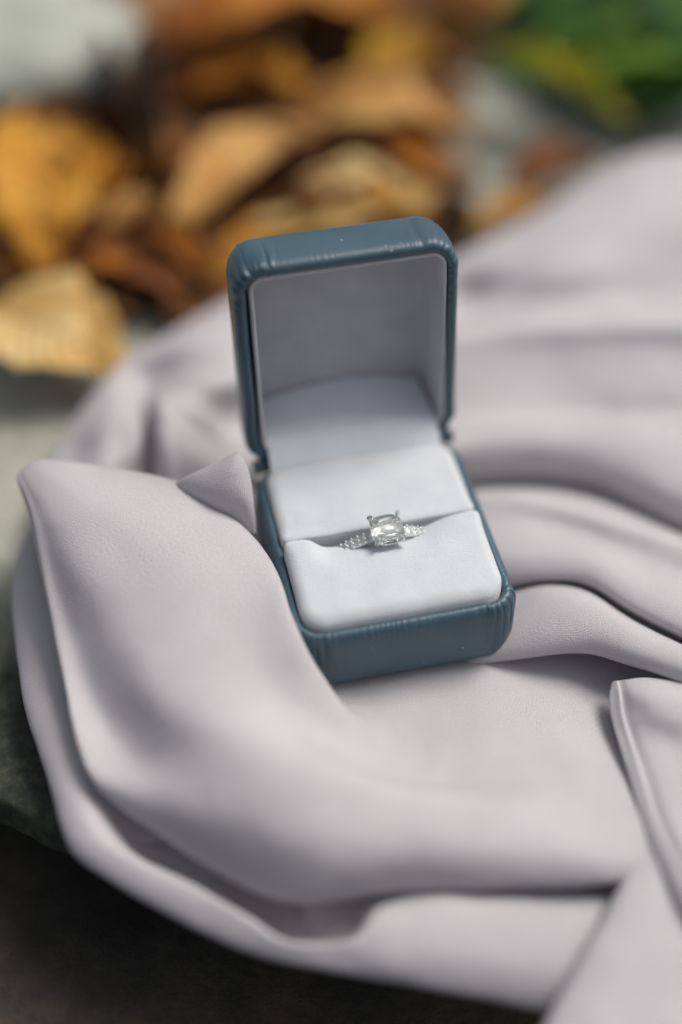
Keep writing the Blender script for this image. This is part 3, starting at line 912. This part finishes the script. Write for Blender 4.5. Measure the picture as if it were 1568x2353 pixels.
def leaf(base, tip, wd, mat, label, cup=.08, bend=.06, rip=.10, roll=0.0, seed=1, stem=True, parent=None, group='fallen autumn leaves', name='fallen_leaf'):
    a, b = P(base[0], base[1], base[2]-.35), P(tip[0], tip[1], tip[2]-.35)
    d = b-a
    L = np.linalg.norm(d)
    V, UV, F = leaf_verts(L, wd, cup, bend, rip, seed)
    X = Vector(d).normalized()
    Z = Vector((0, 0, 1))-X*X.z; Z.normalize()
    Y = Z.cross(X)
    Mx = Matrix((X, Y, Z)).transposed() @ Matrix.Rotation(roll, 3, 'X')
    root = empty(name, tuple(a), label=label, category='leaf', group=group)
    root.rotation_euler = Mx.to_euler()
    o = mesh_obj('blade', V, F, LM[mat], root, uv=UV)
    sm = o.modifiers.new('thickness', 'SOLIDIFY'); sm.thickness = .0004
    # stalk and midrib
    mid = [(t*L, .03*L*n1(t*2.0, seed+2), bend*L*math.sin(math.pi*t)+rip*L*n1(t*5, seed+1)*.3+.02) for t in np.linspace(0, .92, 14)]
    st = [(-.16*L, .03*L, .03*L), (-.08*L, .01*L, .012*L)] if stem else []
    V, F = tube(np.array(st+mid), np.linspace(.055, .012, len(st+mid)), 6)
    mesh_obj('midrib', V, F, LM['greybrown' if mat not in ('green', 'midgreen', 'yellowgreen') else 'midgreen'], root)
    return root

LEAVES = [
 # base(px,py,z) tip(px,py,z) width material label
 ((930,20,.6), (330,150,.3), .30, 'orange', 'broad orange brown leaf lying across the top of the photo', dict(cup=.12, bend=.10, seed=3)),
 ((560,-60,.1), (300,90,.0), .34, 'pink', 'pinkish brown leaf at the top edge beside the pale stone'  , dict(seed=5)),
 ((960,60,1.0), (850,235,.4), .26, 'mustard', 'mustard yellow leaf standing at the tip of the broad orange leaf', dict(cup=.05, seed=8)),
 ((720,190,.5), (390,235,.2), .24, 'orange', 'narrow orange leaf curled over the black gap', dict(cup=.14, bend=.1, seed=9)),
 ((110,250,.6), (95,650,.1), .24, 'amber', 'amber brown leaf hanging below the pale stone at the left edge', dict(cup=.06, bend=.10, roll=-.2, seed=12)),
 ((240,330,.1), (60,600,-.1), .28, 'orange', 'orange leaf half hidden under the amber leaf at the left edge', dict(seed=14)),
 ((720,290,.9), (385,565,.3), .22, 'tan', 'narrow tan leaf lying diagonally left of the ring box lid', dict(cup=.12, bend=.06, roll=.15, seed=17)),
 ((690,250,.9), (1120,330,.2), .24, 'tan', 'wide tan leaf with its tip on the grey slab', dict(cup=.10, bend=.09, seed=21)),
 ((1100,420,.1), (690,330,.0), .22, 'pink', 'pinkish leaf underneath the wide tan leaf', dict(cup=.06, seed=22)),
 ((260,110,.4), (385,450,.1), .09, 'greybrown', 'thin rolled grey brown leaf between pale stone and black gap', dict(cup=.30, bend=.04, seed=25)),
 ((1010,430,.3), (520,590,.1), .20, 'beige', 'yellowish beige leaf right behind the top of the ring box lid', dict(cup=.08, bend=.06, seed=28)),
 ((480,640,.2), (700,500,.2), .20, 'amber', 'amber leaf peeking out at the top left corner of the ring box', dict(cup=.06, seed=29)),
 ((-40,700,.5), (300,870,.1), .38, 'beige', 'large beige leaf at the left edge, nearest to the cloth', dict(cup=.05, bend=.07, seed=31)),
 ((1370,360,.2), (1160,440,.0), .30, 'red', 'small dark red brown leaf on the grey slab beside the cloth', dict(cup=.10, bend=.10, seed=34)),
 ((1270,455,.1), (1080,530,-.1), .20, 'amber', 'small yellow orange leaf between the red brown leaf and the ring box', dict(cup=.05, seed=36)),
 ((260,560,.2), (430,700,.0), .26, 'red', 'red brown leaf above the corner of the cloth on the left', dict(cup=.10, seed=38)),
 ((350,450,.4), (245,520,.2), .34, 'tan', 'small tan leaf between the amber and the diagonal tan leaf', dict(cup=.10, seed=40)),
 ((1190,-20,.6), (1000,80,.2), .34, 'amber', 'tan orange leaf at the top edge left of the green plant', dict(cup=.10, bend=.1, seed=43)),
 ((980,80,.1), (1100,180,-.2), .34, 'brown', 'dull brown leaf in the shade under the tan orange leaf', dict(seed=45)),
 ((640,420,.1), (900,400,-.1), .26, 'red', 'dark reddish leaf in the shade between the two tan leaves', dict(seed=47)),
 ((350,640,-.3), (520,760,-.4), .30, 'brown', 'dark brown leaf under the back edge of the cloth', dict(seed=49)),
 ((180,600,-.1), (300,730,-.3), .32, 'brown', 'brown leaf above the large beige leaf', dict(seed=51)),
 ((420,200,-.3), (560,330,-.4), .36, 'dark', 'blackish wet leaf, gap shade in its colour, below the narrow orange leaf', dict(seed=53)),
 ((300,280,-.3), (480,330,-.4), .40, 'dark', 'blackish wet leaf, gap shade in its colour, beside the thin rolled leaf', dict(seed=55)),
 ((240,200,-.3), (330,330,-.4), .40, 'dark', 'blackish leaf, gap shade in its colour, at the lower right corner of the pale stone', dict(seed=56)),
 ((280,610,-.4), (480,680,-.45), .36, 'dark', 'blackish wet leaf, gap shade in its colour, left of the ring box above the cloth edge', dict(seed=57)),
 ((1000,490,-.4), (1110,545,-.45), .40, 'dark', 'blackish leaf, gap shade in its colour, right beside the top right corner of the lid', dict(seed=59)),
 ((620,330,-.4), (760,420,-.45), .40, 'dark', 'blackish leaf, gap shade in its colour, right of the diagonal tan leaf', dict(seed=61)),
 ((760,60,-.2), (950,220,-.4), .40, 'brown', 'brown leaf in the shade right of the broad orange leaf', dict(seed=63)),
 ((200,500,-.2), (420,600,-.4), .34, 'brown', 'brown leaf under the small tan leaf', dict(seed=65)),
 ((720,-40,.3), (1010,40,.0), .30, 'brown', 'dull brown leaf at the top edge above the mustard leaf', dict(seed=67)),
 ((30,240,.9), (215,330,.5), .34, 'brown', 'dark brown leaf over the top of the amber leaf at the left edge', dict(cup=.12, seed=75)),
 ((20,560,.5), (240,480,.3), .18, 'tan', 'pale tan leaf across the lower half of the amber leaf', dict(cup=.15, seed=77)),
 ((640,120,.9), (830,60,.7), .24, 'brown', 'curled brown leaf lying on the broad orange leaf', dict(cup=.18, seed=79)),
 ((420,90,.7), (640,30,.5), .22, 'red', 'reddish leaf on the left part of the broad orange leaf', dict(cup=.14, seed=81)),
 ((860,300,1.1), (1010,420,.6), .24, 'orange', 'orange leaf over the lower edge of the wide tan leaf', dict(cup=.14, seed=83)),
 ((610,520,.5), (860,420,.4), .14, 'brown', 'narrow brown leaf above the lid of the ring box', dict(cup=.15, seed=85)),
 ((1000,-40,.9), (1120,60,.6), .3, 'red', 'reddish brown leaf at the top edge beside the green plant', dict(cup=.14, seed=87)),
 ((330,520,.3), (480,640,.1), .18, 'orange', 'narrow orange leaf left of the ring box lid', dict(cup=.16, seed=91)),
 ((430,330,.5), (300,420,.3), .30, 'orange', 'small orange leaf left of the diagonal tan leaf', dict(cup=.14, seed=93)),
 ((560,260,.7), (740,340,.5), .26, 'red', 'small red brown leaf at the stalk of the diagonal tan leaf', dict(cup=.14, seed=95)),
 ((150,640,.5), (330,600,.3), .24, 'orange', 'rusty leaf between the amber leaf and the large beige leaf', dict(cup=.14, seed=97)),
 ((760,420,.6), (940,500,.3), .26, 'amber', 'amber leaf just behind the middle of the lid', dict(cup=.12, seed=99)),
 ((560,120,.9), (700,230,.6), .22, 'amber', 'amber leaf across the lower edge of the broad orange leaf', dict(cup=.14, seed=101)),
 ((330,120,.6), (470,180,.4), .28, 'pink', 'crumpled pinkish leaf right of the pale stone', dict(cup=.16, seed=103)),
 ((200,420,.8), (60,360,.6), .16, 'red', 'thin dark leaf crossing the amber leaf at the left edge', dict(cup=.14, seed=105)),
 ((980,200,.5), (1100,260,.2), .26, 'pink', 'pinkish leaf between the mustard leaf and the grey slab', dict(cup=.12, seed=107)),
 ((600,440,-.1), (400,640,-.3), .24, 'pink', 'pale brown leaf below the diagonal tan leaf', dict(seed=69)),
]
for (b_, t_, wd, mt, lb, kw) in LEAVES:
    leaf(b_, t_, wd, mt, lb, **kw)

RL = random.Random(11)
LK = ['dark', 'brown', 'red', 'pink', 'orange']
LITTER = {k: ([], [], []) for k in LK}
spots = [(x, y) for x in range(-60, 1010, 105) for y in range(-40, 700, 88)]
for q, (x, y) in enumerate(spots):
    x += RL.uniform(-40, 40); y += RL.uniform(-30, 30)
    if (x < 290 and y < 250) or y > 700-.0*x or (x > 250 and y > 640) or y < -80:
        continue
    a = RL.uniform(0, 6.28); ln = RL.uniform(90, 150)
    kind = RL.choices(LK, [.12, .28, .24, .18, .18])[0]
    zz = RL.uniform(-.95, -.2)
    p0 = P(x-ln*math.cos(a), y-.6*ln*math.sin(a), zz+RL.uniform(-.1, .15)); p1 = P(x+ln*math.cos(a), y+.6*ln*math.sin(a), zz+RL.uniform(-.1, .15))
    d = p1-p0; L = np.linalg.norm(d)
    V, UV, F = leaf_verts(L, RL.uniform(.28, .42), RL.uniform(0, .08), RL.uniform(0, .05), .05, 100+q, 16, 8)
    X = Vector(d).normalized(); Z = Vector((0, 0, 1))-X*X.z; Z.normalize(); Y = Z.cross(X)
    Mx = np.array(Matrix((X, Y, Z)).transposed())
    lit = LITTER[kind]
    base = len(lit[0])
    lit[0].extend((np.array(V)@Mx.T+p0).tolist()); lit[1].extend(UV); lit[2].extend([tuple(base+k for k in f) for f in F])
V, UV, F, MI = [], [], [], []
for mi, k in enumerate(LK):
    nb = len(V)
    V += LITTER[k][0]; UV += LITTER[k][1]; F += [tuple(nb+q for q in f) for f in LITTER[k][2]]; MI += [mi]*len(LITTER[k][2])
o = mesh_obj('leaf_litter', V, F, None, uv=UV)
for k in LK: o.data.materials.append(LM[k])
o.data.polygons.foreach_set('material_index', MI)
o['kind'] = 'stuff'; o['label'] = 'dark wet leaf litter, gap shade in its blackest leaves, under the bright autumn leaves'; o['category'] = 'leaf litter'

rock('pale_stone', 'pale grey stone in the top left corner behind the leaves', P(72, 150, -.6), (4.3, 4.4, 2.6), 4, M_PALE)

# green plant at the top right
def plant():
    c = P(1560, 60, -.6)
    root = empty('green_plant', tuple(c), label='dark green leafy plant in the top right corner', category='plant')
    R_ = random.Random(3)
    i = 0
    specs = [((1620,-60,2.5), (1180,30,1.2), 'green'), ((1650,40,2.2), (1230,110,.8), 'green'), ((1680,90,2.0), (1290,180,.6), 'midgreen'),
             ((1640,120,1.8), (1360,235,.5), 'midgreen'), ((1700,160,1.5), (1440,260,.2), 'green'), ((1600,-100,3.0), (1330,60,1.8), 'green'),
             ((1700,20,3.0), (1420,110,1.8), 'green'), ((1720,60,2.5), (1500,210,1.2), 'green'), ((1560,-120,2.5), (1240,-30,1.0), 'green'),
             ((1500,40,1.0), (1230,150,.2), 'midgreen'), ((1750,130,2.0), (1530,280,.6), 'green'), ((1640,10,.6), (1300,120,-.2), 'green'),
             ((1700,120,.4), (1420,240,-.3), 'green'), ((1720,-40,.4), (1380,20,-.3), 'green'),
             ((1500,-150,1.5), (1130,-30,.3), 'green'), ((1480,-60,1.2), (1160,40,.2), 'midgreen'), ((1560,-40,2.5), (1220,20,1.4), 'green'), ((1440,60,.2), (1180,110,-.3), 'green')]
    for b_, t_, mt in specs:
        a, b = P(b_[0], b_[1], b_[2]*.5-.3), P(t_[0]-30, t_[1]+22, t_[2]*.5-.3)
        d = b-a; L = np.linalg.norm(d)
        V, UV, F = leaf_verts(L, .24, .08, .10, .03, 80+i)
        X = Vector(d).normalized(); Z = Vector((0, 0, 1))-X*X.z; Z.normalize(); Y = Z.cross(X)
        Mx = Matrix((X, Y, Z)).transposed() @ Matrix.Rotation(R_.uniform(-.4, .4), 3, 'X')
        o = mesh_obj('leaf_blade', V, F, LM[mt], root, uv=UV)
        o.rotation_euler = Mx.to_euler(); o.location = Vector(a-c)*S
        V, F = tube([a-c, (a-c)*.5+np.array([0, 0, .4]), np.zeros(3)], .08, 6)
        mesh_obj('stalk', V, F, LM['midgreen'], root)
        i += 1
plant()
leaf((1120,100,1.8), (1460,290,.8), .12, 'yellowgreen', 'narrow yellow green leaf along the lower edge of the green plant', cup=.08, bend=.05, seed=71, group='green leaves on the slab')
leaf((1100,175,1.0), (1330,190,.8), .22, 'midgreen', 'green leaf tip just above the narrow yellow green leaf', cup=.08, seed=73, group='green leaves on the slab')
